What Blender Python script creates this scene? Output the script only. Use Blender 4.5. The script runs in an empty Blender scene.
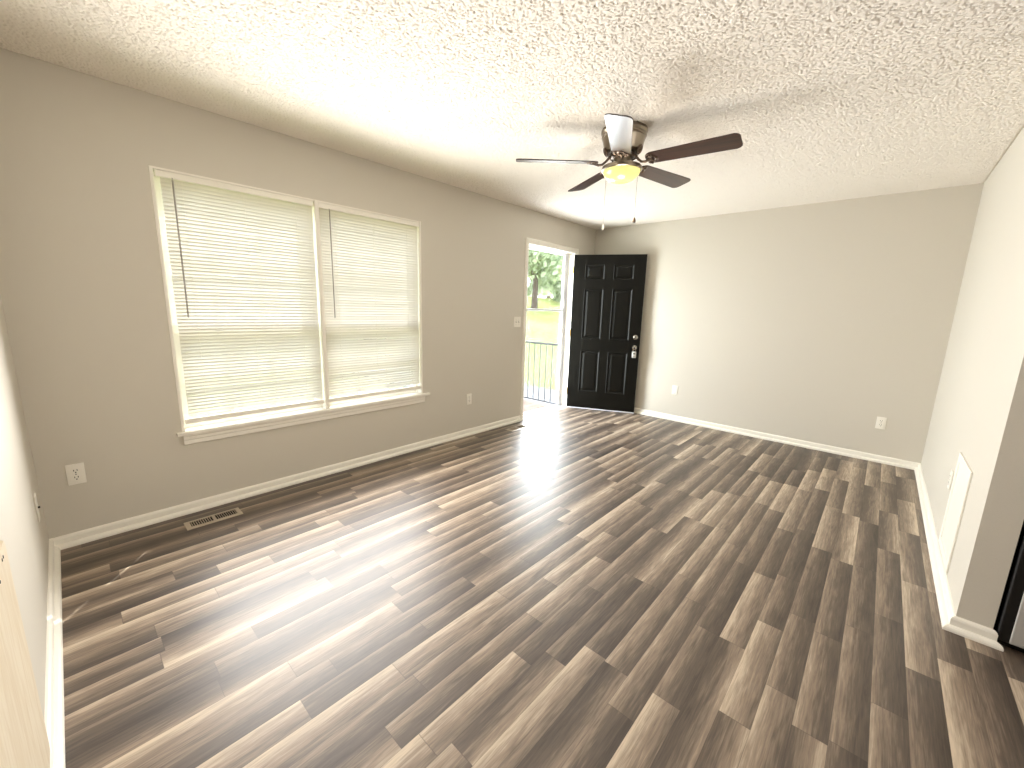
import bpy, bmesh, math, random
from mathutils import Vector, Matrix, noise
random.seed(7)
S = bpy.context.scene
COL = S.collection
PI = math.pi

# ---------------------------------------------------------------- camera, sky, sun, exposure
W, D, H = 3.5523, 5.2906, 2.44        # room: x 0..W, y 0..D, z 0..H
E = 2.6907                            # near end of the right-hand wall
cd = bpy.data.cameras.new('camera'); cam = bpy.data.objects.new('camera', cd); COL.objects.link(cam)
r = Vector((0.73870558, 0.67343726, 0.02821918)); u = Vector((-0.14458133, 0.11742396, 0.98250082)); f = Vector((-0.65833905, 0.7298588, -0.18410819))
cam.matrix_world = Matrix(((r.x, u.x, -f.x, 3.13984), (r.y, u.y, -f.y, 0.17496), (r.z, u.z, -f.z, 1.34905), (0, 0, 0, 1)))
cd.sensor_fit = 'HORIZONTAL'; cd.sensor_width = 36; cd.lens = 407.348 / 1024 * 36; cd.clip_start = 0.01; cd.clip_end = 300
S.camera = cam

wd = bpy.data.worlds.new('sky'); S.world = wd; wd.use_nodes = True
nt = wd.node_tree; bg = nt.nodes['Background']
tc = nt.nodes.new('ShaderNodeTexCoord'); sx = nt.nodes.new('ShaderNodeSeparateXYZ'); rp = nt.nodes.new('ShaderNodeValToRGB')
nt.links.new(tc.outputs['Generated'], sx.inputs[0]); nt.links.new(sx.outputs['Z'], rp.inputs[0]); nt.links.new(rp.outputs[0], bg.inputs['Color'])
rp.color_ramp.elements[0].position = 0.0; rp.color_ramp.elements[0].color = (0.96, 0.95, 0.93, 1)
rp.color_ramp.elements[1].position = 0.6; rp.color_ramp.elements[1].color = (0.72, 0.82, 1.0, 1)
bg.inputs['Strength'].default_value = 3.2

sd = bpy.data.lights.new('sun', 'SUN'); sun = bpy.data.objects.new('sun', sd); COL.objects.link(sun)
el = math.radians(52); az = Vector((0.79, -0.61, 0)).normalized()
sdir = Vector((az.x * math.cos(el), az.y * math.cos(el), -math.sin(el)))
sun.rotation_euler = sdir.to_track_quat('-Z', 'Y').to_euler(); sun.location = (-6, 8, 9)
sd.energy = 2.4; sd.angle = math.radians(0.6); sd.color = (1.0, 0.95, 0.88)

# area lamps added as fill: inside the blinds, outside the doorway, in the kitchen
for nm, loc, rot, sx_, sy_, pw_, cl, spr in (('window_fill', (0.045, 1.505, 1.16), (0, math.radians(-90), 0), 1.16, 1.74, 26, (1.0, 0.985, 0.965), 150),
                                        ('doorway_fill', (-0.30, 4.60, 1.03), (0, math.radians(-90), 0), 1.80, 1.40, 54, (0.93, 0.95, 1.0), 165),
                                        ('kitchen_fill', (6.1, 2.35, 1.35), (0, math.radians(90), 0), 1.9, 2.0, 10, (1.0, 0.96, 0.90), 170)):  # added fill for the left wall, no kitchen window behind it
    ad = bpy.data.lights.new(nm, 'AREA'); ao = bpy.data.objects.new(nm, ad); COL.objects.link(ao)
    ad.shape = 'RECTANGLE'; ad.size = sx_; ad.size_y = sy_; ad.energy = pw_; ad.color = cl; ad.spread = math.radians(spr); ao.location = loc; ao.rotation_euler = rot

vs = S.view_settings
vs.view_transform = 'Standard'; vs.look = 'None'; vs.gamma = 1.0; vs.use_curve_mapping = False
vs.exposure = 1.58
S.cycles.max_bounces = 14; S.cycles.diffuse_bounces = 8; S.cycles.glossy_bounces = 5
S.cycles.transparent_max_bounces = 16; S.cycles.transmission_bounces = 8
S.cycles.sample_clamp_indirect = 12


# ---------------------------------------------------------------- materials
def lin(c):
    return tuple(((v / 255) / 12.92 if v / 255 <= 0.04045 else ((v / 255 + 0.055) / 1.055) ** 2.4) for v in c) + (1,)


class NT:
    def __init__(s, name):
        s.m = bpy.data.materials.new(name); s.m.use_nodes = True
        s.t = s.m.node_tree; s.b = s.t.nodes['Principled BSDF']; s.out = s.t.nodes['Material Output']

    def n(s, typ, **kw):
        nd = s.t.nodes.new('ShaderNode' + typ)
        for k, v in kw.items():
            if k.startswith('i_'):
                key = k[2:]; key = int(key) if key.isdigit() else key.replace('_', ' ')
                nd.inputs[key].default_value = v
            else:
                setattr(nd, k, v)
        return nd

    def l(s, a, b):
        s.t.links.new(a, b)

    def math(s, op, a, b=None, c=None):
        nd = s.n('Math', operation=op)
        for i, v in enumerate((a, b, c)):
            if v is None: continue
            if isinstance(v, (int, float)): nd.inputs[i].default_value = v
            else: s.l(v, nd.inputs[i])
        return nd.outputs[0]

    def set(s, **kw):
        for k, v in kw.items(): s.b.inputs[k.replace('_', ' ')].default_value = v
        return s


def mat(name, rgb, rough=0.5, metal=0.0, bump=0.0, scale=200.0, var=0.03, spec=None, emit=None):
    """plain painted / plastic / metal surface with a little procedural mottling and grain"""
    t = NT(name); c = lin(rgb)
    no = t.n('TexNoise', i_Scale=scale, i_Detail=3.0)
    co = t.n('TexCoord'); t.l(co.outputs['Object'], no.inputs['Vector'])
    mx = t.n('MixRGB', blend_type='MIX'); t.l(no.outputs['Fac'], mx.inputs[0])
    mx.inputs[1].default_value = tuple(v * (1 - var) for v in c[:3]) + (1,)
    mx.inputs[2].default_value = tuple(min(1, v * (1 + var)) for v in c[:3]) + (1,)
    t.l(mx.outputs[0], t.b.inputs['Base Color'])
    t.set(Roughness=rough, Metallic=metal)
    if spec is not None: t.b.inputs['Specular IOR Level'].default_value = spec
    if bump:
        bp = t.n('Bump', i_Strength=bump, i_Distance=0.002); t.l(no.outputs['Fac'], bp.inputs['Height']); t.l(bp.outputs[0], t.b.inputs['Normal'])
    if emit:
        t.b.inputs['Emission Color'].default_value = lin(emit[0]); t.b.inputs['Emission Strength'].default_value = emit[1]
    return t.m


M = {}
M['paint'] = mat('greige wall paint', (207, 201, 189), 0.55, bump=0.25, scale=260)
M['trim'] = mat('white trim paint', (240, 236, 226), 0.35, scale=60)
M['plastic'] = mat('white plastic', (238, 234, 224), 0.35)
M['slot'] = mat('dark slot', (28, 25, 22), 0.6)
M['screw'] = mat('screw metal', (150, 145, 135), 0.35, 0.9)
M['brass'] = mat('brass', (205, 165, 85), 0.3, 1.0)
M['nickel'] = mat('brushed nickel', (150, 139, 124), 0.30, 1.0, bump=0.05, scale=90)
M['nickel_dark'] = mat('dark aged nickel', (110, 96, 84), 0.3, 1.0)
M['chrome'] = mat('satin nickel', (190, 186, 178), 0.22, 1.0)
M['black_door'] = mat('black door paint', (16, 15, 11), 0.42, bump=0.05, scale=120, spec=0.18)
M['lockbox'] = mat('pale grey lockbox metal', (205, 203, 196), 0.4, 0.2)
M['fridge_black'] = mat('black textured steel', (10, 10, 10), 0.4)
M['fridge_grey'] = mat('light stainless', (196, 194, 190), 0.38, 0.35)
M['register'] = mat('tan painted steel register', (178, 165, 148), 0.4, 0.1)
M['cord'] = mat('white cord', (225, 220, 205), 0.7)
M['wand'] = mat('clear grey wand plastic', (150, 143, 136), 0.25)
M['rail_metal'] = mat('grey painted railing', (74, 74, 80), 0.45)
M['concrete'] = mat('pale concrete', (118, 116, 114), 0.9, bump=0.3, scale=40, var=0.08)
M['bark'] = mat('tree bark', (82, 70, 60), 0.9, bump=0.6, scale=20, var=0.2)
M['alu'] = mat('white aluminium', (222, 224, 230), 0.35)
M['chain'] = mat('pull chain', (150, 138, 120), 0.3, 1.0)
M['backing'] = mat('dark duct', (20, 18, 16), 0.8)


def wood_paint():
    t = NT('cream painted wood board'); co = t.n('TexCoord'); mp = t.n('Mapping', i_Scale=(14, 14, 1.6)); t.l(co.outputs['Object'], mp.inputs[0])
    no = t.n('TexNoise', i_Scale=3.0, i_Detail=6.0, i_Distortion=1.2); t.l(mp.outputs[0], no.inputs['Vector'])
    rr = t.n('ValToRGB'); t.l(no.outputs['Fac'], rr.inputs[0])
    rr.color_ramp.elements[0].position = 0.3; rr.color_ramp.elements[0].color = lin((205, 188, 160))
    rr.color_ramp.elements[1].position = 0.62; rr.color_ramp.elements[1].color = lin((218, 206, 184))
    t.l(rr.outputs[0], t.b.inputs['Base Color']); t.set(Roughness=0.5)
    return t.m


M['board'] = wood_paint()


def popcorn():
    t = NT('popcorn ceiling texture'); co = t.n('TexCoord')
    n = t.n('TexNoise', i_Scale=420.0, i_Detail=2.0); t.l(co.outputs['Object'], n.inputs['Vector'])
    bp = t.n('Bump', i_Strength=0.35, i_Distance=0.002); t.l(n.outputs['Fac'], bp.inputs['Height']); t.l(bp.outputs[0], t.b.inputs['Normal'])
    t.b.inputs['Base Color'].default_value = lin((245, 238, 227)); t.set(Roughness=0.95)
    t.b.inputs['Specular IOR Level'].default_value = 0.1
    return t.m


M['popcorn'] = popcorn()


def plank_floor():
    """two-tone laminate: strips 97 mm wide along y, each with boards of random length, tone, grain and a printed fade across its width"""
    t = NT('grey brown laminate planks'); co = t.n('TexCoord'); sp = t.n('SeparateXYZ'); t.l(co.outputs['Object'], sp.inputs[0])
    x, y = sp.outputs['X'], sp.outputs['Y']
    P = 0.0973
    xs = t.math('DIVIDE', t.math('SUBTRACT', x, 3.390 - 60 * P), P)
    i = t.math('FLOOR', xs); fr = t.math('FRACT', xs)
    wn = t.n('TexWhiteNoise', noise_dimensions='1D'); t.l(i, wn.inputs['W'])
    w = t.math('ADD', t.math('MULTIPLY', y, 1.55), t.math('MULTIPLY', wn.outputs['Value'], 137.0))
    vo = t.n('TexVoronoi', voronoi_dimensions='1D', feature='F1', i_Scale=1.0, i_Randomness=0.75); t.l(w, vo.inputs['W'])
    ve = t.n('TexVoronoi', voronoi_dimensions='1D', feature='DISTANCE_TO_EDGE', i_Scale=1.0, i_Randomness=0.75); t.l(w, ve.inputs['W'])
    cs = t.n('SeparateColor'); t.l(vo.outputs['Color'], cs.inputs[0])
    tone, flip, third = cs.outputs[0], cs.outputs[1], cs.outputs[2]
    # printed fade across the strip: mostly light on the left, some boards reversed
    up = t.math('SUBTRACT', 1.0, fr)
    rev = t.math('GREATER_THAN', flip, 0.72)
    fade = t.math('ADD', t.math('MULTIPLY', up, t.math('SUBTRACT', 1.0, rev)), t.math('MULTIPLY', fr, rev))
    fade = t.math('POWER', fade, 1.25)
    # grain
    cx = t.n('CombineXYZ'); t.l(t.math('ADD', x, t.math('MULTIPLY', tone, 31.0)), cx.inputs[0]); t.l(t.math('ADD', y, t.math('MULTIPLY', third, 17.0)), cx.inputs[1])
    mp = t.n('Mapping', i_Scale=(95, 5.0, 1)); t.l(cx.outputs[0], mp.inputs[0])
    g1 = t.n('TexNoise', i_Scale=1.0, i_Detail=6.0, i_Roughness=0.62, i_Distortion=0.7); t.l(mp.outputs[0], g1.inputs['Vector'])
    mp2 = t.n('Mapping', i_Scale=(16, 2.2, 1)); t.l(cx.outputs[0], mp2.inputs[0])
    g2 = t.n('TexNoise', i_Scale=1.0, i_Detail=4.0, i_Distortion=1.6); t.l(mp2.outputs[0], g2.inputs['Vector'])
    mp3 = t.n('Mapping', i_Scale=(260, 14.0, 1)); t.l(cx.outputs[0], mp3.inputs[0])
    g3 = t.n('TexNoise', i_Scale=1.0, i_Detail=3.0); t.l(mp3.outputs[0], g3.inputs['Vector'])
    k = t.math('ADD', t.math('MULTIPLY', tone, 0.48), t.math('MULTIPLY', fade, 0.50))
    k = t.math('ADD', k, t.math('MULTIPLY', t.math('SUBTRACT', g1.outputs['Fac'], 0.5), 0.75))
    k = t.math('ADD', k, t.math('MULTIPLY', t.math('SUBTRACT', g2.outputs['Fac'], 0.5), 0.40))
    k = t.math('ADD', k, t.math('MULTIPLY', t.math('SUBTRACT', g3.outputs['Fac'], 0.5), 0.35))
    rr = t.n('ValToRGB'); t.l(k, rr.inputs[0])
    cr = rr.color_ramp
    cr.elements[0].position = 0.0; cr.elements[0].color = lin((58, 48, 41))
    cr.elements[1].position = 1.0; cr.elements[1].color = lin((204, 187, 165))
    e = cr.elements.new(0.35); e.color = lin((94, 81, 70))
    e = cr.elements.new(0.65); e.color = lin((144, 127, 110))
    # seams
    s1 = t.math('LESS_THAN', t.math('MINIMUM', fr, t.math('SUBTRACT', 1.0, fr)), 0.010)
    s2 = t.math('LESS_THAN', ve.outputs['Distance'], 0.0022)
    seam = t.math('MULTIPLY', t.math('MAXIMUM', s1, s2), 0.45)
    mx = t.n('MixRGB'); t.l(seam, mx.inputs[0]); t.l(rr.outputs[0], mx.inputs[1]); mx.inputs[2].default_value = lin((58, 46, 40))
    t.l(mx.outputs[0], t.b.inputs['Base Color'])
    rg = t.math('ADD', 0.39, t.math('MULTIPLY', g1.outputs['Fac'], 0.05)); t.l(rg, t.b.inputs['Roughness'])
    bp = t.n('Bump', i_Strength=0.10, i_Distance=0.001); t.l(g1.outputs['Fac'], bp.inputs['Height']); t.l(bp.outputs[0], t.b.inputs['Normal'])
    t.b.inputs['IOR'].default_value = 1.62
    return t.m


M['floor'] = plank_floor()


def slat_mat():
    t = NT('cream vinyl slats'); t.t.nodes.remove(t.b)
    d = t.n('BsdfDiffuse', i_Color=lin((240, 235, 222))); tr = t.n('BsdfTranslucent', i_Color=lin((180, 174, 168)))
    gl = t.n('BsdfGlossy', i_Color=(1, 1, 1, 1), i_Roughness=0.4)
    m1 = t.n('MixShader', i_Fac=0.4); t.l(d.outputs[0], m1.inputs[1]); t.l(tr.outputs[0], m1.inputs[2])
    m2 = t.n('MixShader', i_Fac=0.04); t.l(m1.outputs[0], m2.inputs[1]); t.l(gl.outputs[0], m2.inputs[2]); t.l(m2.outputs[0], t.out.inputs[0])
    return t.m


M['slat'] = slat_mat()


def glass_mat():
    t = NT('window glass'); t.t.nodes.remove(t.b)
    a = t.n('BsdfTransparent', i_Color=(0.94, 0.96, 0.95, 1)); g = t.n('BsdfGlossy', i_Color=(1, 1, 1, 1), i_Roughness=0.02)
    m = t.n('MixShader', i_Fac=0.06); t.l(a.outputs[0], m.inputs[1]); t.l(g.outputs[0], m.inputs[2]); t.l(m.outputs[0], t.out.inputs[0])
    return t.m


M['glass'] = glass_mat()


def blade_mat():
    t = NT('dark walnut fan blade'); co = t.n('TexCoord'); mp = t.n('Mapping', i_Scale=(3, 60, 60)); t.l(co.outputs['Object'], mp.inputs[0])
    no = t.n('TexNoise', i_Scale=1.0, i_Detail=5.0, i_Distortion=0.8); t.l(mp.outputs[0], no.inputs['Vector'])
    rr = t.n('ValToRGB'); t.l(no.outputs['Fac'], rr.inputs[0])
    rr.color_ramp.elements[0].position = 0.3; rr.color_ramp.elements[0].color = lin((40, 22, 15))
    rr.color_ramp.elements[1].position = 0.7; rr.color_ramp.elements[1].color = lin((68, 40, 28))
    t.l(rr.outputs[0], t.b.inputs['Base Color']); t.set(Roughness=0.32)
    t.b.inputs['Coat Weight'].default_value = 0.35; t.b.inputs['Coat Roughness'].default_value = 0.22
    return t.m


M['blade'] = blade_mat()


def bowl_mat():
    t = NT('lit frosted glass bowl')
    t.b.inputs['Base Color'].default_value = (0.13, 0.12, 0.06, 1); t.set(Roughness=0.22)
    t.b.inputs['Emission Color'].default_value = lin((255, 240, 150)); t.b.inputs['Emission Strength'].default_value = 0.34
    return t.m


M['bowl'] = bowl_mat()


def grass_mat():
    t = NT('lawn grass'); co = t.n('TexCoord')
    a = t.n('TexNoise', i_Scale=0.35, i_Detail=4.0); b = t.n('TexNoise', i_Scale=14.0, i_Detail=5.0)
    for q in (a, b): t.l(co.outputs['Object'], q.inputs['Vector'])
    k = t.math('ADD', t.math('MULTIPLY', a.outputs['Fac'], 0.6), t.math('MULTIPLY', b.outputs['Fac'], 0.4))
    rr = t.n('ValToRGB'); t.l(k, rr.inputs[0])
    rr.color_ramp.elements[0].position = 0.35; rr.color_ramp.elements[0].color = lin((98, 106, 42))
    rr.color_ramp.elements[1].position = 0.68; rr.color_ramp.elements[1].color = lin((136, 140, 62))
    t.l(rr.outputs[0], t.b.inputs['Base Color']); t.set(Roughness=0.9)
    bp = t.n('Bump', i_Strength=0.5, i_Distance=0.03); t.l(b.outputs['Fac'], bp.inputs['Height']); t.l(bp.outputs[0], t.b.inputs['Normal'])
    return t.m


M['grass'] = grass_mat()


def leaf_mat(name, c1, c2):
    t = NT(name); t.t.nodes.remove(t.b); co = t.n('TexCoord'); no = t.n('TexNoise', i_Scale=1.2, i_Detail=3.0); t.l(co.outputs['Object'], no.inputs['Vector'])
    rr = t.n('ValToRGB'); t.l(no.outputs['Fac'], rr.inputs[0])
    rr.color_ramp.elements[0].position = 0.35; rr.color_ramp.elements[0].color = lin(c1)
    rr.color_ramp.elements[1].position = 0.65; rr.color_ramp.elements[1].color = lin(c2)
    d = t.n('BsdfDiffuse'); tr = t.n('BsdfTranslucent'); m = t.n('MixShader', i_Fac=0.4)
    t.l(rr.outputs[0], d.inputs[0]); t.l(rr.outputs[0], tr.inputs[0]); t.l(d.outputs[0], m.inputs[1]); t.l(tr.outputs[0], m.inputs[2]); t.l(m.outputs[0], t.out.inputs[0])
    return t.m


M['leaf'] = leaf_mat('haze-paled tree leaves', (150, 164, 128), (188, 196, 168))  # haze put into the colour: paler than the leaves themselves


def deck_mat():
    t = NT('weathered reddish deck boards'); co = t.n('TexCoord'); sp = t.n('SeparateXYZ'); t.l(co.outputs['Object'], sp.inputs[0])
    q = t.math('DIVIDE', sp.outputs['X'], 0.14); fl = t.math('FLOOR', q); fr = t.math('FRACT', q)
    wn = t.n('TexWhiteNoise', noise_dimensions='1D'); t.l(fl, wn.inputs['W'])
    rr = t.n('ValToRGB'); t.l(wn.outputs['Value'], rr.inputs[0])
    rr.color_ramp.elements[0].color = lin((112, 84, 72)); rr.color_ramp.elements[1].color = lin((132, 110, 98))
    mx = t.n('MixRGB'); t.l(t.math('LESS_THAN', fr, 0.05), mx.inputs[0]); t.l(rr.outputs[0], mx.inputs[1]); mx.inputs[2].default_value = lin((60, 50, 44))
    t.l(mx.outputs[0], t.b.inputs['Base Color']); t.set(Roughness=0.8)
    return t.m


M['deck'] = deck_mat()


# ---------------------------------------------------------------- mesh helpers
class MB:
    """collects shapes into one mesh"""
    def __init__(s): s.bm = bmesh.new()

    def add(s, verts, faces):
        vs = [s.bm.verts.new(v) for v in verts]
        out = []
        for fc in faces:
            try: out.append(s.bm.faces.new([vs[k] for k in fc]))
            except ValueError: pass
        return vs, out

    def box(s, a, b, bev=0.0, seg=2, mtx=None):
        a, b = [min(p, q) for p, q in zip(a, b)], [max(p, q) for p, q in zip(a, b)]
        vs, fs = s.add([(x, y, z) for x in (a[0], b[0]) for y in (a[1], b[1]) for z in (a[2], b[2])],
                       [(0, 1, 3, 2), (4, 6, 7, 5), (0, 4, 5, 1), (2, 3, 7, 6), (0, 2, 6, 4), (1, 5, 7, 3)])
        if bev:
            es = list({e for fc in fs for e in fc.edges})
            rs = bmesh.ops.bevel(s.bm, geom=es, offset=bev, segments=seg, affect='EDGES', profile=0.5)
            vs = list({v for fc in rs['faces'] for v in fc.verts} | {v for v in vs if v.is_valid})
        if mtx is not None:
            for v in vs:
                if v.is_valid: v.co = mtx @ v.co
        return s

    def lathe(s, prof, c=(0, 0, 0), axis='Z', n=32, mtx=None):
        """profile of (radius, height) turned about an axis through c"""
        rings = []
        def P(rad, h, a):
            x, y = rad * math.cos(a), rad * math.sin(a)
            v = {'Z': Vector((x, y, h)), 'Y': Vector((x, h, y)), 'X': Vector((h, x, y))}[axis] + Vector(c)
            return mtx @ v if mtx is not None else v
        for rad, h in prof:
            if rad < 1e-6: rings.append([s.bm.verts.new(P(0, h, 0))])
            else: rings.append([s.bm.verts.new(P(rad, h, 2 * PI * k / n)) for k in range(n)])
        for A, B in zip(rings, rings[1:]):
            for k in range(n):
                k2 = (k + 1) % n
                q = [A[k] if len(A) > 1 else A[0], A[k2] if len(A) > 1 else None, B[k2] if len(B) > 1 else B[0], B[k] if len(B) > 1 else None]
                q = [v for v in q if v is not None]
                if len(set(q)) >= 3:
                    try: s.bm.faces.new(q)
                    except ValueError: pass
        return s

    def tube(s, pts, rad, n=8, cap=True):
        pts = [Vector(p) for p in pts]; rings = []
        for i, p in enumerate(pts):
            d = (pts[min(i + 1, len(pts) - 1)] - pts[max(i - 1, 0)]).normalized()
            ref = Vector((0, 0, 1)) if abs(d.z) < 0.9 else Vector((1, 0, 0))
            a = d.cross(ref).normalized(); b = d.cross(a)
            rr = rad[i] if isinstance(rad, (list, tuple)) else rad
            rings.append([s.bm.verts.new(p + (a * math.cos(2 * PI * k / n) + b * math.sin(2 * PI * k / n)) * rr) for k in range(n)])
        for A, B in zip(rings, rings[1:]):
            for k in range(n): s.bm.faces.new((A[k], A[(k + 1) % n], B[(k + 1) % n], B[k]))
        if cap: s.bm.faces.new(rings[0][::-1]); s.bm.faces.new(rings[-1])
        return s

    def prism(s, outline, z0, z1, bev=0.0, mtx=None):
        """closed xy outline extruded from z0 to z1"""
        n = len(outline)
        vs, fs = s.add([(x, y, z0) for x, y in outline] + [(x, y, z1) for x, y in outline],
                       [tuple(range(n))[::-1], tuple(range(n, 2 * n))] + [(k, (k + 1) % n, n + (k + 1) % n, n + k) for k in range(n)])
        if bev:
            es = list(fs[0].edges) + list(fs[1].edges)
            rs = bmesh.ops.bevel(s.bm, geom=es, offset=bev, segments=2, affect='EDGES')
            vs = list({v for fc in rs['faces'] for v in fc.verts} | {v for v in vs if v.is_valid})
        if mtx is not None:
            for v in vs:
                if v.is_valid: v.co = mtx @ v.co
        return s

    def build(s, name, m, parent=None, smooth=False, loc=None, angle=35):
        bmesh.ops.recalc_face_normals(s.bm, faces=s.bm.faces)
        me = bpy.data.meshes.new(name); s.bm.to_mesh(me); s.bm.free()
        ms = m if isinstance(m, (list, tuple)) else [m]
        for q in ms: me.materials.append(q)
        if smooth:
            me.set_sharp_from_angle(angle=math.radians(angle))
            for p in me.polygons: p.use_smooth = True
        o = bpy.data.objects.new(name, me); COL.objects.link(o)
        if parent is not None: o.parent = parent
        if loc is not None: o.location = loc
        return o


def empty(name, loc=(0, 0, 0), rz=0.0):
    o = bpy.data.objects.new(name, None); COL.objects.link(o); o.location = loc; o.rotation_euler = (0, 0, rz); o.empty_display_size = 0.1
    return o


def tag(o, label, cat, group=None):
    o['label'] = label; o['category'] = cat
    if group: o['group'] = group
    return o


def struct(o, label=None, cat=None):
    o['kind'] = 'structure'
    if label: o['label'] = label
    if cat: o['category'] = cat
    return o


def copy_tree(o, parent=None):
    c = o.copy(); COL.objects.link(c)
    if parent is not None: c.parent = parent
    for ch in list(o.children): copy_tree(ch, c)
    return c


# ---------------------------------------------------------------- room shell
T = 0.14
X1 = W + 0.108                          # far face of the right-hand wall
WY0, WY1, WZ0, WZ1 = 0.606, 2.403, 0.512, 2.066      # window opening
DY0, DY1, DZ1 = 3.860, 4.830, 2.085                  # doorway opening
KY = 3.46                               # back wall of the kitchen beside the room
BX0, BX1, BY0 = 2.35, 6.2, -2.6         # adjoining space behind the camera

b = MB(); b.box((0, BY0, -0.12), (BX1, D, 0)); fl = b.build('floor', M['floor'])
struct(fl, 'grey brown laminate plank floor', 'floor')


def popcorn_ceiling():
    """slab whose underside over the room carries real sprayed-on lumps"""
    import numpy as np
    rg = np.random.default_rng(4); st_ = 0.0040
    gx0, gx1, gy0, gy1 = 0.0, W + 0.1, 0.08, D
    nx, ny = int((gx1 - gx0) / st_) + 1, int((gy1 - gy0) / st_) + 1
    n0_ = rg.random((nx, ny)); n1_ = rg.random((nx, ny))
    pit = (n0_ > 0.86).astype(float)
    pit = np.maximum(pit, np.roll(pit, 1, 0) * (n1_ > 0.6))
    h = 0.85 + 0.15 * n1_ - 0.85 * pit
    X, Y = np.meshgrid(np.linspace(gx0, gx1, nx), np.linspace(gy0, gy1, ny), indexing='ij')
    X = X + rg.uniform(-0.0012, 0.0012, X.shape); Y = Y + rg.uniform(-0.0012, 0.0012, Y.shape)
    edge = np.clip(np.minimum(np.minimum(X, W - X), D - Y) / 0.012, 0, 1); edge[X > W] = 0
    Z = H + 0.0015 - 0.0085 * h * edge
    co = np.stack([X, Y, Z], -1).reshape(-1, 3)
    idx = np.arange(nx * ny).reshape(nx, ny)
    q = np.stack([idx[:-1, :-1], idx[:-1, 1:], idx[1:, 1:], idx[1:, :-1]], -1).reshape(-1, 4)
    x0, x1, y0, y1, z0, z1 = -T, BX1 + T, BY0 - T, D + T, H + 0.002, H + 0.14
    n0 = len(co)
    co = np.concatenate([co, np.array([(x, y, z) for x in (x0, x1) for y in (y0, y1) for z in (z0, z1)])])
    q = np.concatenate([q, n0 + np.array([(0, 4, 5, 1), (4, 6, 7, 5), (6, 2, 3, 7), (2, 0, 1, 3), (0, 2, 6, 4), (1, 5, 7, 3)])])
    me = bpy.data.meshes.new('ceiling'); me.vertices.add(len(co)); me.vertices.foreach_set('co', co.astype(np.float32).ravel())
    me.loops.add(q.size); me.loops.foreach_set('vertex_index', q.astype(np.int32).ravel())
    me.polygons.add(len(q)); me.polygons.foreach_set('loop_start', np.arange(0, q.size, 4, dtype=np.int32))
    me.update(calc_edges=True); me.materials.append(M['popcorn'])
    me.polygons.foreach_set('use_smooth', np.concatenate([np.ones(len(q) - 6, bool), np.zeros(6, bool)]))
    o = bpy.data.objects.new('ceiling', me); COL.objects.link(o)
    return struct(o, 'white popcorn textured ceiling', 'ceiling')


popcorn_ceiling()


b = MB()
b.box((-T, -T, -0.3), (0, WY0, H)); b.box((-T, WY0, -0.3), (0, WY1, WZ0)); b.box((-T, WY0, WZ1), (0, WY1, H))
b.box((-T, WY1, -0.3), (0, DY0, H)); b.box((-T, DY0, DZ1), (0, DY1, H)); b.box((-T, DY1, -0.3), (0, D + T, H)); b.box((-T, DY0, -0.3), (0, DY1, -0.03))
struct(b.build('wall_left', M['paint']), 'greige wall with the window and the doorway', 'wall')
b = MB(); b.box((0, D, -0.12), (X1, D + T, H)); struct(b.build('wall_far', M['paint']), 'greige far wall behind the black door', 'wall')
b = MB(); b.box((W, E, 0), (X1, D, H)); struct(b.build('wall_right', M['paint']), 'right wall ending in an open corner', 'wall')
b = MB(); b.box((0, -T, -0.12), (BX0, 0, H)); struct(b.build('wall_near', M['paint']), 'near wall at the left edge', 'wall')
b = MB(); b.box((BX0 - T, BY0, -0.12), (BX0, -T, H)); b.box((BX0 - T, BY0 - T, -0.12), (BX1 + T, BY0, H)); struct(b.build('wall_back', M['paint']), 'wall of the space behind', 'wall')
b = MB(); b.box((X1, KY, 0), (BX1, KY + T, H)); b.box((BX1, BY0, -0.12), (BX1 + T, KY + T, H)); struct(b.build('wall_kitchen', M['paint']), 'kitchen wall beyond the opening', 'wall')

BP = [(0, 0), (0.0345, 0), (0.0345, 0.010), (0.031, 0.018), (0.024, 0.023), (0.015, 0.025), (0.015, 0.052), (0.012, 0.060), (0.006, 0.065), (0, 0.0655)]


def baseboard(name, p0, p1, nrm, m0, m1, label):
    """moulded skirting with shoe; m0 / m1 = +1 inside mitre, -1 outside mitre, 0 square"""
    p0, p1, nrm = Vector(p0), Vector(p1), Vector(nrm); d = (p1 - p0).normalized()
    A = [p0 + nrm * t + d * (t * m0) + Vector((0, 0, z)) for t, z in BP]
    B = [p1 + nrm * t - d * (t * m1) + Vector((0, 0, z)) for t, z in BP]
    n = len(BP); b = MB()
    b.add(A + B, [(k, (k + 1) % n, n + (k + 1) % n, n + k) for k in range(n)] + [tuple(range(n)), tuple(range(n, 2 * n))[::-1]])
    return struct(b.build(name, M['trim']), label, 'baseboard')


baseboard('baseboard_left', (0, 0, 0), (0, 3.813, 0), (1, 0, 0), 1, 0, 'white baseboard under the window')
baseboard('baseboard_left.001', (0, 4.877, 0), (0, D, 0), (1, 0, 0), 0, 1, 'short white baseboard behind the door')
baseboard('baseboard_far', (0, D, 0), (W, D, 0), (0, -1, 0), 1, 1, 'white baseboard along the far wall')
baseboard('baseboard_right', (W, D, 0), (W, E, 0), (-1, 0, 0), 1, -1, 'white baseboard along the right wall')
baseboard('baseboard_end', (W, E, 0), (X1, E, 0), (0, -1, 0), -1, -1, 'white baseboard wrapping the wall end')
baseboard('baseboard_near', (0, 0, 0), (BX0, 0, 0), (0, 1, 0), 1, 0, 'white baseboard along the near wall')

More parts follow.
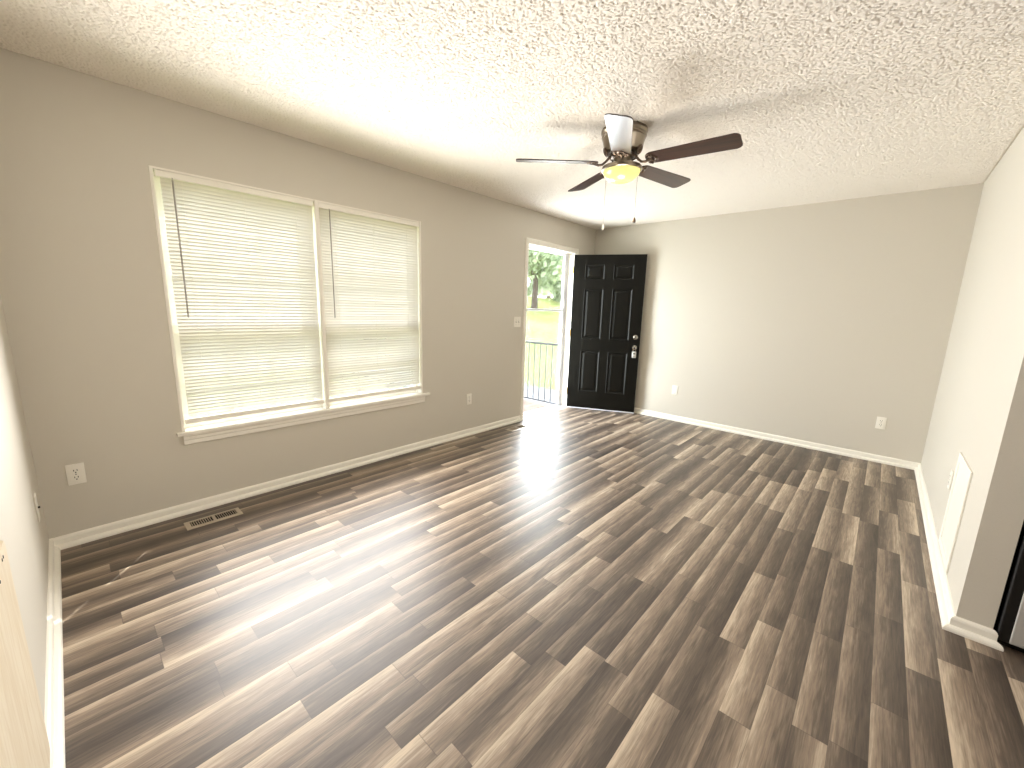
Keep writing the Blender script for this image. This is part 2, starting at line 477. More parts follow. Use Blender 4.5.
# ---------------------------------------------------------------- window
win = struct(empty('window_1', (0, WY0, WZ0)), 'white double window with two blinds', 'window')
def wpart(b, name, m, parent=win, smooth=False):
    o = b.build(name, m, smooth=smooth)
    o.data.transform(Matrix.Translation((0, -WY0, -WZ0))); o.parent = parent
    return o
ZS = 0.533                                                     # top of the stool
b = MB(); b.box((-T, WY0, ZS), (0.004, WY0 + 0.016, WZ1), 0.002); b.box((-T, WY1 - 0.016, ZS), (0.004, WY1, WZ1), 0.002); b.box((-T, WY0, WZ1 - 0.012), (0.002, WY1, WZ1))
wpart(b, 'jamb', M['trim'])
b = MB(); b.box((-T, 1.497, ZS), (0.006, 1.524, WZ1), 0.002); wpart(b, 'mullion', M['trim'])
b = MB(); b.box((-T, WY0 + 0.001, WZ0), (0.0, WY1 - 0.001, ZS)); b.box((0.0, 0.578, WZ0), (0.036, 2.465, ZS), 0.005, 3); wpart(b, 'sill', M['trim'])
b = MB()
ap = [(0, 0.446), (0.010, 0.446), (0.016, 0.452), (0.016, 0.476), (0.020, 0.482), (0.020, 0.500), (0.026, 0.506), (0.026, 0.512), (0, 0.512)]
n = len(ap); b.add([(x, 0.609, z) for x, z in ap] + [(x, 2.416, z) for x, z in ap], [(k, (k + 1) % n, n + (k + 1) % n, n + k) for k in range(n)] + [tuple(range(n)), tuple(range(n, 2 * n))])
wpart(b, 'apron', M['trim'])
for (y0, y1) in ((WY0 + 0.016, 1.497), (1.524, WY1 - 0.016)):
    for (z0, z1, x) in ((ZS, 1.19, -0.085), (1.15, WZ1 - 0.012, -0.115)):
        b = MB(); x0, x1 = x - 0.014, x + 0.014; sw = 0.042
        b.box((x0, y0, z0), (x1, y0 + sw, z1)); b.box((x0, y1 - sw, z0), (x1, y1, z1)); b.box((x0, y0 + sw, z0), (x1, y1 - sw, z0 + sw)); b.box((x0, y0 + sw, z1 - sw), (x1, y1 - sw, z1))
        sh = wpart(b, 'sash', M['trim'])
        b = MB(); wv = (y1 - y0 - 2 * sw) / 3
        for k in (1, 2): b.box((x - 0.009, y0 + sw + wv * k - 0.009, z0 + sw), (x + 0.009, y0 + sw + wv * k + 0.009, z1 - sw))
        zm = (z0 + z1) / 2; b.box((x - 0.0079, y0 + sw, zm - 0.009), (x + 0.0079, y1 - sw, zm + 0.009))
        wpart(b, 'muntins', M['trim'], sh)
        b = MB(); b.box((x - 0.002, y0 + sw, z0 + sw), (x + 0.002, y1 - sw, z1 - sw)); wpart(b, 'glass', M['glass'], sh)

# ---------------------------------------------------------------- mini blinds
BL = 0.862                                                    # blind width


def make_blind(y0, label, seed, near=0.004):
    rnd = random.Random(seed)
    root = tag(empty('window_blind', (-0.019, y0, WZ1 - 0.012)), label, 'blind', 'mini blinds in the window')
    top = 0.0; zb = 0.574 - (WZ1 - 0.012)                       # bottom of the bottom rail
    b = MB(); b.box((-0.018, 0.001, top - 0.036), (0.020, BL - 0.001, top - 0.001), 0.003); b.build('headrail', M['trim'], root)
    b = MB(); tilt = math.radians(63); wd = 0.0254; z = top - 0.048; pitch = 0.0208
    while z > zb + 0.040:
        tl = tilt + rnd.uniform(-0.035, 0.035); dz = rnd.uniform(-0.0006, 0.0006); sag = rnd.uniform(-0.002, 0.002)
        rows = []
        NL = 6
        for k in range(NL + 1):
            yy = near + (BL - 0.004 - near) * k / NL
            row = []
            for j in range(5):
                s_ = (j / 4 - 0.5) * wd; bow = 0.0018 * (1 - (2 * (j / 4) - 1) ** 2)
                # room-side edge up
                px = s_ * math.cos(tl) - bow * math.sin(tl); pz = s_ * math.sin(tl) + bow * math.cos(tl)
                row.append(b.bm.verts.new((px, yy, z + dz + pz + sag * math.sin(PI * k / NL))))
            rows.append(row)
        for A, B in zip(rows, rows[1:]):
            for j in range(4): b.bm.faces.new((A[j], A[j + 1], B[j + 1], B[j]))
        z -= pitch
    b.build('slats', M['slat'], root, smooth=True, angle=80)
    b = MB(); b.box((-0.012, 0.002, zb), (0.014, BL - 0.002, zb + 0.032), 0.004); b.build('bottom_rail', M['trim'], root)
    for yy in (0.12, BL / 2, BL - 0.12):
        b = MB()
        for xx in (-0.0095, 0.0095): b.tube([(xx, yy, top - 0.03), (xx, yy, zb + 0.015)], 0.0007, 5)
        b.build('ladder_cord', M['cord'], root)
    b = MB(); wy = 0.075; b.tube([(0.028, wy, top - 0.045), (0.030, wy, top - 0.82)], 0.0042, 6); b.tube([(0.016, wy, top - 0.030), (0.024, wy, top - 0.034), (0.028, wy, top - 0.050)], 0.002, 6)
    b.build('wand', M['wand'], root, smooth=True)
    return root


make_blind(0.6285, 'white slatted mini blind left of the window mullion, nearer the camera', 3, 0.024)
make_blind(1.5245, 'white slatted mini blind right of the window mullion, nearer the doorway', 5)

# ---------------------------------------------------------------- doorway, doors
dj = MB(); dj.box((-T, DY0, -0.03), (0.0, DY0 + 0.016, DZ1)); dj.box((-T, DY1 - 0.016, -0.03), (0.0, DY1, DZ1)); dj.box((-T, DY0, DZ1 - 0.016), (0.0, DY1, DZ1))
dj.box((-0.075, DY0 + 0.016, 0), (-0.055, DY0 + 0.026, DZ1 - 0.016)); dj.box((-0.075, DY1 - 0.026, 0), (-0.055, DY1 - 0.016, DZ1 - 0.016)); dj.box((-0.075, DY0 + 0.016, DZ1 - 0.026), (-0.055, DY1 - 0.016, DZ1 - 0.016))
struct(dj.build('trim_1', M['trim']), 'white jamb lining the doorway', 'door jamb')


def casing(y0, y1, z1, w):
    """mitred casing round the doorway"""
    prof = [(0, 0), (0, 0.010), (0.006, 0.014), (w * 0.45, 0.017), (w - 0.008, 0.017), (w, 0.011), (w, 0)]
    b = MB(); n = len(prof); rings = []
    for (fy, fz) in (((-1), None), (-1, 1), (1, 1), (1, None)):
        ring = []
        for s_, dpt in prof:
            yy = (y0 - s_) if fy < 0 else (y1 + s_)
            zz = (z1 + s_) if fz else 0.0
            ring.append((dpt, yy, zz))
        rings.append(ring)
    vs = [v for rg in rings for v in rg]
    b.add(vs, [(a * n + k, a * n + (k + 1) % n, (a + 1) * n + (k + 1) % n, (a + 1) * n + k) for a in range(3) for k in range(n)] + [tuple(range(n)), tuple(range(3 * n, 4 * n))])
    return b.build('trim_2', M['trim'])


struct(casing(DY0 + 0.006, DY1 - 0.006, DZ1 - 0.006, 0.052), 'white casing round the doorway', 'door casing')
b = MB(); b.box((-0.20, DY0 + 0.001, -0.045), (-0.004, DY1 - 0.001, 0.004), 0.004); b.box((-0.09, DY0 + 0.017, 0.002), (-0.05, DY1 - 0.017, 0.014), 0.004)
struct(b.build('trim_3', M['alu']), 'pale threshold across the doorway', 'threshold')

# black six-panel leaf; local x = width from the hinge, y = thickness away from camera, z = height
LA = 2.02
LEAF_W, LEAF_T, LZ0, LZ1 = 0.908, 0.044, 0.020, 2.050


def door_leaf():
    b = MB(); Hh = LZ1 - LZ0
    xs = [0, 0.152, 0.404, 0.514, 0.766, LEAF_W]
    zs = [LZ0, 0.248, 0.808, 0.966, 1.624, 1.738, 1.930, LZ1]
    for side in (0, 1):
        Y = 0.0 if side == 0 else LEAF_T; sg = 1 if side == 0 else -1
        for ix in range(5):
            for iz in range(7):
                x0, x1, z0, z1 = xs[ix], xs[ix + 1], zs[iz], zs[iz + 1]
                if ix in (1, 3) and iz in (1, 3, 5):
                    rings = []
                    for ins, dep in ((0, 0), (0.004, -0.003), (0.010, 0.001), (0.020, 0.010), (0.030, 0.010), (0.052, 0.002)):
                        yy = Y + sg * dep
                        rings.append([(x0 + ins, yy, z0 + ins), (x1 - ins, yy, z0 + ins), (x1 - ins, yy, z1 - ins), (x0 + ins, yy, z1 - ins)])
                    vs = [v for rg in rings for v in rg]; m_ = len(rings)
                    b.add(vs, [(q * 4 + k, q * 4 + (k + 1) % 4, q * 4 + 4 + (k + 1) % 4, q * 4 + 4 + k) for q in range(m_ - 1) for k in range(4)] + [tuple(range(4 * m_ - 4, 4 * m_))])
                else:
                    b.add([(x0, Y, z0), (x1, Y, z0), (x1, Y, z1), (x0, Y, z1)], [(0, 1, 2, 3)])
    b.add([(0, 0, LZ0), (0, LEAF_T, LZ0), (0, LEAF_T, LZ1), (0, 0, LZ1)], [(0, 1, 2, 3)])
    b.add([(0, 0, LZ0), (LEAF_W, 0, LZ0), (LEAF_W, LEAF_T, LZ0), (0, LEAF_T, LZ0)], [(0, 1, 2, 3)])
    b.add([(0, 0, LZ1), (LEAF_W, 0, LZ1), (LEAF_W, LEAF_T, LZ1), (0, LEAF_T, LZ1)], [(0, 1, 2, 3)])
    _, fs = b.add([(LEAF_W, 0, LZ0), (LEAF_W, LEAF_T, LZ0), (LEAF_W, LEAF_T, LZ1), (LEAF_W, 0, LZ1)], [(0, 1, 2, 3)])
    bmesh.ops.remove_doubles(b.bm, verts=b.bm.verts, dist=1e-5)
    return b


leaf = struct(door_leaf().build('door_1', M['black_door']), 'black six-panel entry door standing open', 'door')
leaf.location = (-0.001, 4.8035, 0); leaf.rotation_euler = (0, 0, LA - PI / 2)
b = MB(); b.box((LEAF_W, 0.001, LZ0), (LEAF_W + 0.002, LEAF_T - 0.001, LZ1)); o = b.build('edge_strip', M['trim'], leaf); o['label'] = 'pale unpainted door edge'
b = MB(); b.box((0.0, -0.002, 0.006), (LEAF_W, LEAF_T, 0.020)); o = b.build('door_sweep', M['alu'], leaf); o['label'] = 'pale sweep along the door bottom'
KX = 0.846
b = MB(); b.lathe([(0, -0.022), (0.016, -0.022), (0.019, -0.019), (0.020, -0.012), (0.030, -0.008), (0.031, 0.0), (0, 0.0)], (KX, 0, 1.017), 'Y', 28); db = b.build('deadbolt', M['chrome'], leaf, True)
b = MB(); b.box((KX - 0.0015, -0.0226, 1.012), (KX + 0.0015, -0.0215, 1.024)); b.build('keyhole', M['slot'], db)
KZ = 0.882
b = MB(); b.lathe([(0, -0.064), (0.014, -0.064), (0.024, -0.059), (0.0275, -0.048), (0.024, -0.036), (0.013, -0.028), (0.012, -0.012), (0.031, -0.007), (0.033, 0.0), (0, 0)], (KX, 0, KZ), 'Y', 28); kb = b.build('knob', M['chrome'], leaf, True)
b = MB(); b.lathe([(0, -0.0652), (0.010, -0.0652), (0.011, -0.063), (0, -0.063)], (KX, 0, KZ), 'Y', 20); b.build('keyhole', M['slot'], kb, True)
for hz in (0.24, 1.04, 1.86):
    b = MB(); b.tube([(-0.004, -0.006, hz - 0.045), (-0.004, -0.006, hz + 0.045)], 0.006, 10); b.box((-0.003, -0.004, hz - 0.045), (-0.0005, 0.03, hz + 0.045))
    b.build('hinge', M['brass'], leaf, True)

# key lockbox hanging from the knob
lbm = Matrix.Translation((-0.001, 4.8035, 0)) @ Matrix.Rotation(LA - PI / 2, 4, 'Z')
lb = tag(empty('lockbox', lbm @ Vector((KX, -0.021, 0.752)), LA - PI / 2), 'small pale grey key lockbox hanging from the knob of the black door', 'lockbox')
b = MB(); b.box((-0.026, -0.020, 0.0), (0.026, 0.016, 0.082), 0.006, 3); bod = b.build('body', M['lockbox'], lb, True)
b = MB(); b.box((-0.014, -0.0215, 0.048), (0.014, -0.019, 0.062), 0.002); b.build('shutter', M['slot'], bod)
b = MB(); b.box((-0.012, -0.0212, 0.012), (0.012, -0.0195, 0.020), 0.001); b.build('latch', M['screw'], bod)
b = MB(); zc = KZ - 0.752; b.tube([(-0.017, -0.002, 0.078)] + [(-0.0175 * math.cos(a), -0.002, zc + 0.0 + 0.0175 * math.sin(a)) for a in [PI * k / 10 for k in range(11)]] + [(0.017, -0.002, 0.078)], 0.0032, 8)
b.build('shackle', M['chrome'], lb, True)

# storm door in the outer frame
sd_ = struct(empty('door_2', (-0.115, DY0 + 0.016, 0)), 'white full-glass storm door with a thin middle bar', 'door')
sw_ = DY1 - DY0 - 0.032; st = 0.078
b = MB(); b.box((-0.015, 0.001, 0.006), (0.015, 0.030, DZ1 - 0.018)); b.box((-0.015, sw_ - st, 0.006), (0.015, sw_ - 0.001, DZ1 - 0.018)); b.box((-0.0149, 0.03, 2.040), (0.0149, sw_ - st, DZ1 - 0.018)); b.box((-0.0149, 0.03, 0.006), (0.0149, sw_ - st, 0.030))
b.build('frame', M['alu'], sd_)
b = MB(); b.box((-0.012, 0.030, 1.318), (0.012, sw_ - st, 1.346), 0.003); o = b.build('middle_bar', M['alu'], sd_)
b = MB(); b.box((-0.002, 0.030, 0.030), (0.002, sw_ - st, 1.318)); b.build('glass', M['glass'], sd_)
b = MB(); b.box((-0.002, 0.030, 1.346), (0.002, sw_ - st, 2.040)); b.build('glass', M['glass'], sd_)


# ---------------------------------------------------------------- wall plates (local: x right, y out of the wall = -y, z up)
def plate_body(w, h):
    b = MB(); b.box((-w / 2, -0.0055, -h / 2), (w / 2, 0, h / 2), 0.0025, 3)
    return b


def rec_outline(zc):
    b = MB(); pts = []
    for k in range(24):
        a = 2 * PI * k / 24; x = 0.0172 * math.cos(a); z = max(-0.0135, min(0.0135, 0.0172 * math.sin(a)))
        pts.append((x, z))
    b.prism(pts, 0.0050, 0.0072, mtx=Matrix.Translation((0, 0, zc)) @ Matrix.Rotation(PI / 2, 4, 'X'))
    return b


def make_outlet(label):
    root = tag(empty('wall_outlet'), label, 'outlet', 'duplex outlets round the room')
    plate_body(0.070, 0.115).build('plate', M['plastic'], root, True)
    for zc in (0.0195, -0.0195):
        rc = rec_outline(zc).build('receptacle', M['plastic'], root)
        b = MB(); b.box((-0.0080, -0.0076, zc - 0.001), (-0.0050, -0.0070, zc + 0.008)); b.box((0.0050, -0.0076, zc), (0.0080, -0.0070, zc + 0.008)); b.lathe([(0, -0.0076), (0.0030, -0.0076), (0.0030, -0.0070), (0, -0.0070)], (0, 0, zc - 0.008), 'Y', 12)
        b.build('slots', M['slot'], rc)
    b = MB(); b.lathe([(0, -0.0068), (0.003, -0.0066), (0.0034, -0.005), (0, -0.005)], (0, 0, 0), 'Y', 12); b.build('screw', M['screw'], root, True)
    return root


def put(o, loc, facing):
    """facing: '+x' etc = direction the plate looks"""
    o.location = loc
    o.rotation_euler = (0, 0, {'-y': 0, '+x': PI / 2, '+y': PI, '-x': -PI / 2}[facing])


out0 = make_outlet('white duplex outlet on the left wall near the corner, below and left of the window')
put(out0, (0, 0.1375, 0.3935), '+x')
for loc, fc, lbl in (((0, 2.985, 0.390), '+x', 'white duplex outlet on the left wall between the window and the doorway'),
                     ((3.2345, D, 0.377), '-y', 'white duplex outlet at the right end of the far wall'),
                     ((W, 3.60, 0.425), '-x', 'white outlet plate on the right wall just beyond the access panel')):
    c = copy_tree(out0); put(c, loc, fc); c['label'] = lbl

bp_ = tag(empty('cover_plate'), 'blank white cover plate low on the far wall right of the open black door', 'wall plate')
plate_body(0.072, 0.115).build('plate', M['plastic'], bp_, True)
for zc in (0.042, -0.042):
    b = MB(); b.lathe([(0, -0.0068), (0.003, -0.0066), (0.0034, -0.005), (0, -0.005)], (0, 0, zc), 'Y', 12); b.build('screw', M['screw'], bp_, True)
put(bp_, (1.290, D, 0.3885), '-y')

jp = tag(empty('cable_plate'), 'white plate with a single dark cable jack on the near wall', 'wall plate')
plate_body(0.070, 0.125).build('plate', M['plastic'], jp, True)
b = MB(); b.lathe([(0, -0.013), (0.0035, -0.013), (0.0045, -0.012), (0.0045, -0.005), (0, -0.005)], (0, 0, 0), 'Y', 14); b.build('jack', M['slot'], jp, True)
put(jp, (0.352, 0, 0.376), '+y')

sw = tag(empty('light_switch'), 'white double toggle light switch beside the doorway', 'light switch')
plate_body(0.116, 0.117).build('plate', M['plastic'], sw, True)
for xx in (-0.023, 0.023):
    b = MB(); b.box((xx - 0.005, -0.0062, -0.012), (xx + 0.005, -0.0050, 0.012)); tg = b.build('toggle_slot', M['wand'], sw)
    b = MB(); b.box((-0.0035, -0.016, -0.004), (0.0035, 0, 0.006), 0.001, mtx=Matrix.Translation((xx, -0.005, 0.001)) @ Matrix.Rotation(0.5, 4, 'X')); b.build('toggle', M['plastic'], tg)
    for zc in (0.030, -0.030):
        b = MB(); b.lathe([(0, -0.0066), (0.0026, -0.0064), (0.003, -0.005), (0, -0.005)], (xx, 0, zc), 'Y', 10); b.build('screw', M['screw'], sw, True)
put(sw, (0, 3.712, 1.191), '+x')

# ---------------------------------------------------------------- access panel on the right wall, board on the near wall
pn = tag(empty('access_panel', (W, 3.265, 0.083)), 'white framed access panel low on the right wall above the baseboard', 'access panel')
b = MB(); pw, ph = 0.41, 0.545
b.box((-0.009, -pw / 2, 0), (0, -pw / 2 + 0.045, ph), 0.003); b.box((-0.009, pw / 2 - 0.045, 0), (0, pw / 2, ph), 0.003)
b.box((-0.0088, -pw / 2 + 0.04, ph - 0.045), (0, pw / 2 - 0.04, ph - 0.0002), 0.003); b.box((-0.0088, -pw / 2 + 0.04, 0.0002), (0, pw / 2 - 0.04, 0.045), 0.003)
b.build('frame', M['trim'], pn)
b = MB(); b.box((-0.004, -pw / 2 + 0.045, 0.045), (0, pw / 2 - 0.045, ph - 0.045)); b.build('panel', M['trim'], pn)

bd = tag(empty('wall_board', (1.90, 0, 0.070)), 'cream painted wood board with screw holes low on the near wall at the left edge', 'board')
b = MB()
b.prism([(-0.36, 0.012), (-0.352, 0.0), (0.36, 0.0), (0.36, 0.665), (-0.335, 0.665), (-0.352, 0.655), (-0.36, 0.63)], 0.0, 0.013, 0.002, Matrix.Rotation(PI / 2, 4, 'X') @ Matrix.Scale(-1, 4, (0, 0, 1)))
b.build('board', M['board'], bd)
for (xx, zz) in ((-0.284, 0.641), (-0.262, 0.643), (-0.174, 0.629)):
    b = MB(); b.lathe([(0, 0.0142), (0.004, 0.0140), (0.0045, 0.0125), (0, 0.0125)], (xx, 0, zz), 'Y', 12); b.build('screw_hole', M['slot'], bd)


# ---------------------------------------------------------------- floor registers
def make_register(label):
    """0.12 x 0.29 m louvred floor vent, long side along y"""
    root = tag(empty('floor_register'), label, 'floor vent', 'floor registers')
    b = MB(); hx, hy = 0.058, 0.143; ix, iy = 0.036, 0.118
    def ring(x, y, z): return [(-x, -y, z), (x, -y, z), (x, y, z), (-x, y, z)]
    rs = [ring(hx, hy, 0.0), ring(hx, hy, 0.002), ring(ix + 0.006, iy + 0.006, 0.0062), ring(ix, iy, 0.0062), ring(ix, iy, 0.0012)]
    b.add([v for rg in rs for v in rg], [(q * 4 + k, q * 4 + (k + 1) % 4, q * 4 + 4 + (k + 1) % 4, q * 4 + 4 + k) for q in range(4) for k in range(4)])
    b.box((-ix, -0.008, 0.001), (ix, 0.008, 0.0062)); b.build('frame', M['register'], root)
    b = MB(); b.box((-ix, -iy, 0.0004), (ix, iy, 0.0012)); b.build('duct', M['backing'], root)
    b = MB()
    for s_ in (-1, 1):
        for k in range(9):
            yc = s_ * (0.0125 + 0.0115 * (k + 0.6)); m_ = Matrix.Translation((0, yc, 0.0036)) @ Matrix.Rotation(0.5 * s_, 4, 'X')
            b.box((-ix, -0.0011, -0.0024), (ix, 0.0011, 0.0024), mtx=m_)
    b.build('louvres', M['register'], root)
    return root


rg0 = make_register('louvred tan floor register beneath the window'); rg0.location = (0.206, 0.682, 0)
rg1 = copy_tree(rg0); rg1.location = (0.199, 3.548, 0); rg1['label'] = 'louvred floor register beside the doorway'

# ---------------------------------------------------------------- refrigerator beyond the wall end
fr = tag(empty('refrigerator', (X1 + 0.012, E, 0)), 'black sided refrigerator with a pale grey front, just past the right wall end', 'refrigerator')
b = MB(); b.box((0, 0.06, 0.03), (0.72, 0.74, 1.70), 0.008); b.build('cabinet', M['fridge_black'], fr)
b = MB(); b.box((0.0, -0.005, 0.026), (0.715, 0.058, 1.16), 0.010, 3); dr = b.build('door', M['fridge_black'], fr)
b = MB(); b.box((0.036, -0.009, 0.030), (0.711, 0.02, 1.156), 0.006, 3); o = b.build('front_skin', M['fridge_grey'], dr); o['label'] = 'pale grey door face'
b = MB(); b.tube([(0.64, -0.008, 0.55), (0.64, -0.045, 0.58), (0.64, -0.045, 1.05), (0.64, -0.008, 1.08)], 0.010, 10); b.build('handle', M['fridge_grey'], dr, True)
b = MB(); b.box((0.0, -0.005, 1.175), (0.715, 0.058, 1.70), 0.010, 3); dr = b.build('door', M['fridge_black'], fr)
b = MB(); b.box((0.036, -0.009, 1.179), (0.711, 0.02, 1.696), 0.006, 3); o = b.build('front_skin', M['fridge_grey'], dr); o['label'] = 'pale grey door face'
b = MB(); b.tube([(0.64, -0.008, 1.22), (0.64, -0.045, 1.25), (0.64, -0.045, 1.55), (0.64, -0.008, 1.58)], 0.010, 10); b.build('handle', M['fridge_grey'], dr, True)
b = MB(); b.box((0.01, 0.02, 0.0), (0.71, 0.72, 0.0295)); b.build('base_grille', M['fridge_black'], fr)

# ---------------------------------------------------------------- ceiling fan (origin on the ceiling)
FX, FY = 1.78, 2.645
fan = tag(empty('ceiling_fan', (FX, FY, H)), 'five-blade brushed nickel ceiling fan with brown blades and a lit bowl', 'ceiling fan')
b = MB(); b.lathe([(0, 0), (0.137, 0), (0.139, -0.008), (0.139, -0.020), (0.134, -0.027), (0.130, -0.033), (0.134, -0.037), (0.134, -0.044), (0.129, -0.049), (0.130, -0.056), (0.126, -0.064), (0.116, -0.108), (0.108, -0.126), (0.092, -0.136), (0, -0.136)], n=48)
b.build('motor_housing', M['nickel'], fan, True, angle=28)
b = MB(); b.lathe([(0, -0.134), (0.074, -0.134), (0.078, -0.140), (0.076, -0.156), (0.066, -0.162), (0, -0.162)], n=40); b.build('hub', M['nickel_dark'], fan, True)
b = MB(); b.lathe([(0, -0.160), (0.052, -0.160), (0.054, -0.165), (0.054, -0.196), (0.058, -0.203), (0, -0.203)], n=36); b.build('switch_housing', M['nickel'], fan, True)
b = MB(); b.lathe([(0.0, -0.202), (0.070, -0.202), (0.100, -0.207), (0.121, -0.214), (0.124, -0.222), (0.122, -0.234), (0.116, -0.237), (0.112, -0.232), (0, -0.228)], n=48); b.build('light_ring', M['nickel'], fan, True)
b = MB(); pr = [(0.1125, -0.230)] + [(0.112 * math.cos(a), -0.238 - 0.066 * math.sin(a)) for a in [PI / 2 * k / 12 for k in range(13)]]
b.lathe(pr[:-1] + [(0, -0.304)], n=48); b.build('glass_bowl', M['bowl'], fan, True, angle=60)


def blade_outline():
    """rounded board from r=0.15 to r=0.655, narrower at the root"""
    pts = []
    def arc(cx, cy, rad, a0, a1, n=6):
        for k in range(n + 1):
            a = math.radians(a0 + (a1 - a0) * k / n); pts.append((cx + rad * math.cos(a), cy + rad * math.sin(a)))
    arc(0.660 - 0.030, 0.069 - 0.030, 0.030, 0, 90); arc(0.150 + 0.045, 0.057 - 0.045, 0.045, 95, 180)
    arc(0.150 + 0.045, -0.057 + 0.045, 0.045, 180, 265); arc(0.660 - 0.030, -0.069 + 0.030, 0.030, -90, 0)
    return pts


BZ = -0.190
def make_blade(th):
    # local +x = out along the blade; -y edge raised
    m = Matrix.Rotation(th, 4, 'Z')
    pt = Matrix.Translation((0, 0, BZ)) @ Matrix.Rotation(math.radians(-12), 4, 'X')
    bl = MB().prism(blade_outline(), -0.003, 0.003, 0.0012, pt).build('blade', M['blade'], fan)
    bl.matrix_local = m
    b = MB()
    # bracket: curved arm from the hub, ending in a pierced medallion under the blade root
    b.tube([(0.060, 0, -0.148), (0.082, 0, -0.160), (0.104, 0, -0.186), (0.124, 0, -0.202), (0.146, 0, -0.206), (0.168, 0, -0.200), (0.190, 0, -0.196)], [0.009, 0.008, 0.0075, 0.007, 0.0075, 0.008, 0.009], 10)
    # pierced medallion against the housing, scrollwork under the blade root
    tl = Matrix.Translation((0.101, 0, -0.128)) @ Matrix.Rotation(math.radians(-62), 4, 'Y')
    for ra, tb in ((0.024, 0.005), (0.012, 0.004)):
        b.tube([tl @ Vector((ra * math.cos(a), ra * math.sin(a), -0.006)) for a in [2 * PI * k / 18 for k in range(19)]], tb, 8, cap=False)
    for k in range(5):
        a = 2 * PI * k / 5; b.tube([tl @ Vector((0.010 * math.cos(a), 0.010 * math.sin(a), -0.006)), tl @ Vector((0.024 * math.cos(a), 0.024 * math.sin(a), -0.006))], 0.003, 6)
    for (cx, cy, ra) in ((0.184, 0.0, 0.025), (0.176, 0.030, 0.017), (0.176, -0.030, 0.017)):
        ring = [(cx + ra * math.cos(a), cy + ra * math.sin(a), -0.005) for a in [2 * PI * k / 16 for k in range(17)]]
        b.tube([pt @ Vector(p) for p in ring], 0.0045, 8, cap=False)
    for (cx, cy) in ((0.212, 0.0), (0.178, 0.046), (0.178, -0.046)):
        b.lathe([(0, -0.010), (0.005, -0.010), (0.007, -0.004), (0, -0.004)], (cx, cy, 0), 'Z', 12, mtx=pt)
    b.build('bracket', M['nickel_dark'], bl, True)


for a in (5, 77.5, 150, 222, 296): make_blade(math.radians(a))
for (x, y, z1, big) in ((1.702 - FX, 2.597 - FY, 1.869 - H, 0), (1.868 - FX, 2.689 - FY, 1.908 - H, 1)):
    d = Vector((x, y, 0)).normalized(); q = d * 0.052
    b = MB(); b.tube([(q.x, q.y, -0.186), (q.x * 1.3, q.y * 1.3, -0.187), (x, y, -0.196), (x, y, z1 + 0.02)], 0.0011, 6)
    ch = b.build('pull_chain', M['chain'], fan)
    b = MB()
    if big: b.lathe([(0, 0.022), (0.004, 0.020), (0.0085, 0.012), (0.0115, 0.0), (0.009, -0.010), (0, -0.013)], (x, y, z1), 'Z', 16); b.build('pull_knob', M['nickel_dark'], ch, True)
    else: b.lathe([(0, 0.022), (0.0035, 0.020), (0.006, 0.006), (0.007, -0.006), (0.004, -0.012), (0, -0.013)], (x, y, z1), 'Z', 16); b.build('pull_knob', M['plastic'], ch, True)
ld = bpy.data.lights.new('fan_fill', 'POINT'); lo = bpy.data.objects.new('fan_fill', ld); COL.objects.link(lo); lo.location = (FX, FY, H - 0.47)  # fill lamp added in free air below the lit bowl
ld.energy = 1.4; ld.shadow_soft_size = 0.06; ld.color = (1.0, 0.91, 0.78)

# ---------------------------------------------------------------- outside: porch, railing, lawn, trees
PZ = -0.235
b = MB(); b.box((-2.3, 2.9, PZ - 0.12), (-T, 5.55, PZ)); struct(b.build('porch_floor', M['deck']), 'reddish boarded porch floor outside the door', 'porch floor')
b = MB(); b.box((-2.1, 3.0, 2.50), (-T, 6.3, 2.62)); struct(b.build('sun_block_roof', M['trim']), 'unseen porch roof added to keep sun off the doorway', 'porch roof')  # unseen slab added so that no direct sun enters the doorway
rl = tag(empty('porch_railing', (-T, 5.42, PZ)), 'grey metal porch railing with thin upright balusters outside the doorway', 'railing')
b = MB(); b.box((-2.1, -0.018, 1.01), (-0.02, 0.018, 1.045), 0.005); b.build('top_rail', M['rail_metal'], rl)
b = MB(); b.box((-2.1, -0.013, 0.065), (-0.02, 0.013, 0.090), 0.004); b.build('bottom_rail', M['rail_metal'], rl)
x = -0.11 - 0.01
while x > -2.06:
    b = MB(); b.box((x - 0.0075, -0.0075, 0.088), (x + 0.0075, 0.0075, 1.012)); b.build('baluster', M['rail_metal'], rl); x -= 0.1205
for x in (-0.06, -2.10):
    b = MB(); b.box((x - 0.022, -0.022, 0), (x + 0.022, 0.022, 1.06), 0.004); b.build('post', M['rail_metal'], rl)


def ground_z(x, y):
    d = math.hypot(x + 0.5, y - 4.5)
    return -0.62 + max(0, d - 6) * 0.085 * min(1, max(0, d - 6) / 10) + 0.06 * noise.noise(Vector((x * 0.15, y * 0.15, 0)))


b = MB(); NX, NY = 60, 60
gv = [[b.bm.verts.new((-T - 60 * (i / NX) ** 1.5, 4.5 + 75 * ((j / NY - 0.4) * abs(j / NY - 0.4) ** 0.5), 0)) for j in range(NY + 1)] for i in range(NX + 1)]
for row in gv:
    for v in row: v.co.z = ground_z(v.co.x, v.co.y)
for i in range(NX):
    for j in range(NY): b.bm.faces.new((gv[i][j], gv[i + 1][j], gv[i + 1][j + 1], gv[i][j + 1]))
struct(b.build('lawn', M['grass'], smooth=True), 'sunlit lawn sloping up to the trees', 'lawn')
b = MB(); b.box((-12, 5.6, -0.66), (-T, 7.95, -0.565)); struct(b.build('driveway', M['concrete']), 'pale concrete drive beyond the porch', 'driveway')


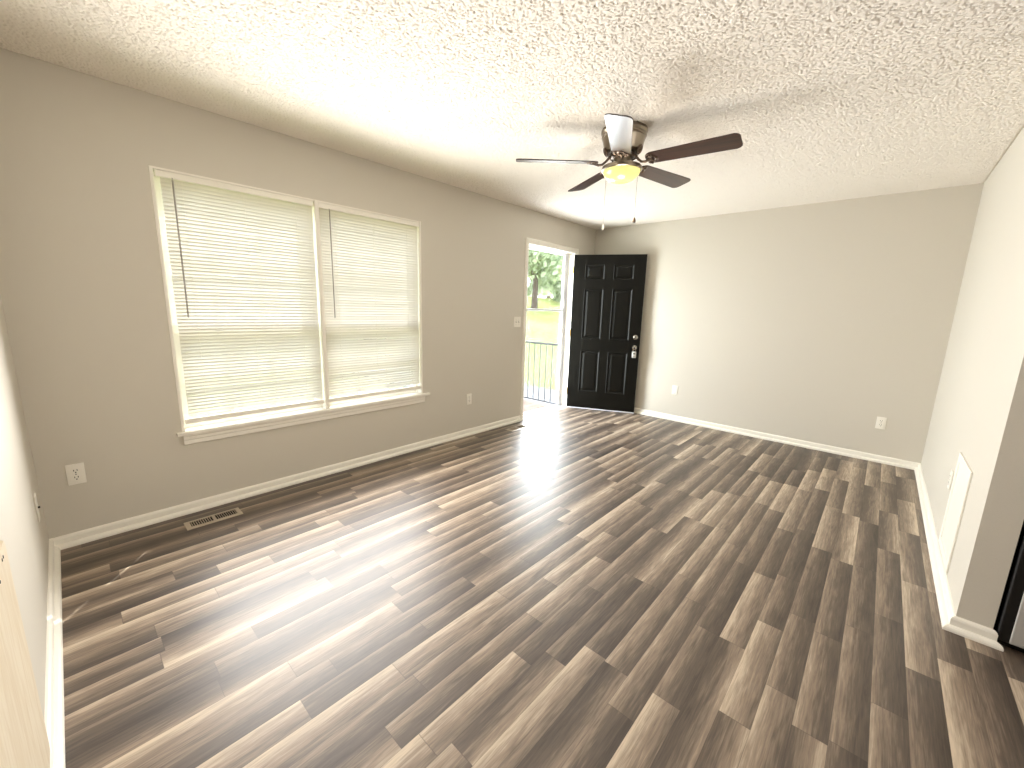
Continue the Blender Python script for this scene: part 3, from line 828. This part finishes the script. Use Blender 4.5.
def make_tree_mesh(seed, h, low=0.32, n=2600, spread=0.30, lf=1.0):
    rnd = random.Random(seed)
    tb = MB(); tb.tube([(0, 0, -0.4), (0.05, 0.02, h * 0.2), (-0.04, 0.05, h * 0.45), (0.03, 0, h * 0.7)], [0.30, 0.22, 0.16, 0.06], 10)
    for k in range(7):
        a = rnd.uniform(0, 2 * PI); z0 = h * rnd.uniform(0.25, 0.5); L = h * rnd.uniform(0.2, 0.34)
        tb.tube([(0, 0, z0), (L * 0.5 * math.cos(a), L * 0.5 * math.sin(a), z0 + L * 0.35), (L * math.cos(a), L * math.sin(a), z0 + L * 0.8)], [0.10, 0.07, 0.03], 6)
    lb_ = MB(); cl = []
    for k in range(30):
        a = rnd.uniform(0, 2 * PI); rr = h * spread * math.sqrt(rnd.random()); z = h * rnd.uniform(low, 0.95); rr *= 1.1 - 0.6 * abs(z / h - 0.5)
        cl.append((Vector((rr * math.cos(a), rr * math.sin(a), z)), h * rnd.uniform(0.09, 0.15)))
    for k in range(n):
        c, rad = rnd.choice(cl)
        d = Vector((rnd.gauss(0, 1), rnd.gauss(0, 1), rnd.gauss(0, 1))).normalized() * rad * rnd.uniform(0.45, 1.05)
        p = c + d; s_ = rnd.uniform(0.12, 0.24) * lf; q = Vector((rnd.gauss(0, 1), rnd.gauss(0, 1), rnd.gauss(0, 1))).normalized()
        a = q.orthogonal().normalized() * s_; bb = q.cross(a).normalized() * s_ * 0.6
        lb_.add([p - a, p + bb, p + a, p - bb], [(0, 1, 2, 3)])
    return tb, lb_


def make_tree(name, seed, h, low, n, spread, lf):
    t_ = empty(name); tb, lb_ = make_tree_mesh(seed, h, low, n, spread, lf)
    tb.build('trunk', M['bark'], t_, True); lb_.build('crown', M['leaf'], t_)
    return t_


def plant(first, spots, label, group, scales=(1, 1.1, 0.92, 1.15, 1.04)):
    for k, (x, y) in enumerate(spots):
        t_ = first if k == 0 else copy_tree(first)
        t_.location = (x, y, ground_z(x, y)); t_.rotation_euler = (0, 0, 1.3 * k); sc = scales[k % 5]; t_.scale = (sc, sc, sc)
        tag(t_, label, 'tree', group)


plant(make_tree('broadleaf_tree', 11, 9.0, 0.32, 3000, 0.30, 1.3), [(-18, 26), (-25.5, 29), (-12, 31)], 'tall green tree with a bare trunk on the lawn seen through the doorway', 'trees on the lawn')
plant(make_tree('bushy_tree', 23, 8.0, 0.06, 4200, 0.36, 1.7), [(-21, 36), (-28.8, 42), (-15, 39), (-36.5, 38), (-22, 46), (-31, 49), (-42, 45)], 'bushy green tree, paled for haze, along the back of the lawn seen through the doorway', 'trees along the back of the lawn')
plant(make_tree('shrubby_tree', 31, 4.6, 0.06, 3600, 0.40, 0.9), [(-11, 3.5), (-13, 9), (-12.5, -2), (-16, 14.5)], 'shrubby tree outside half hidden behind the closed blinds', 'trees outside the window')
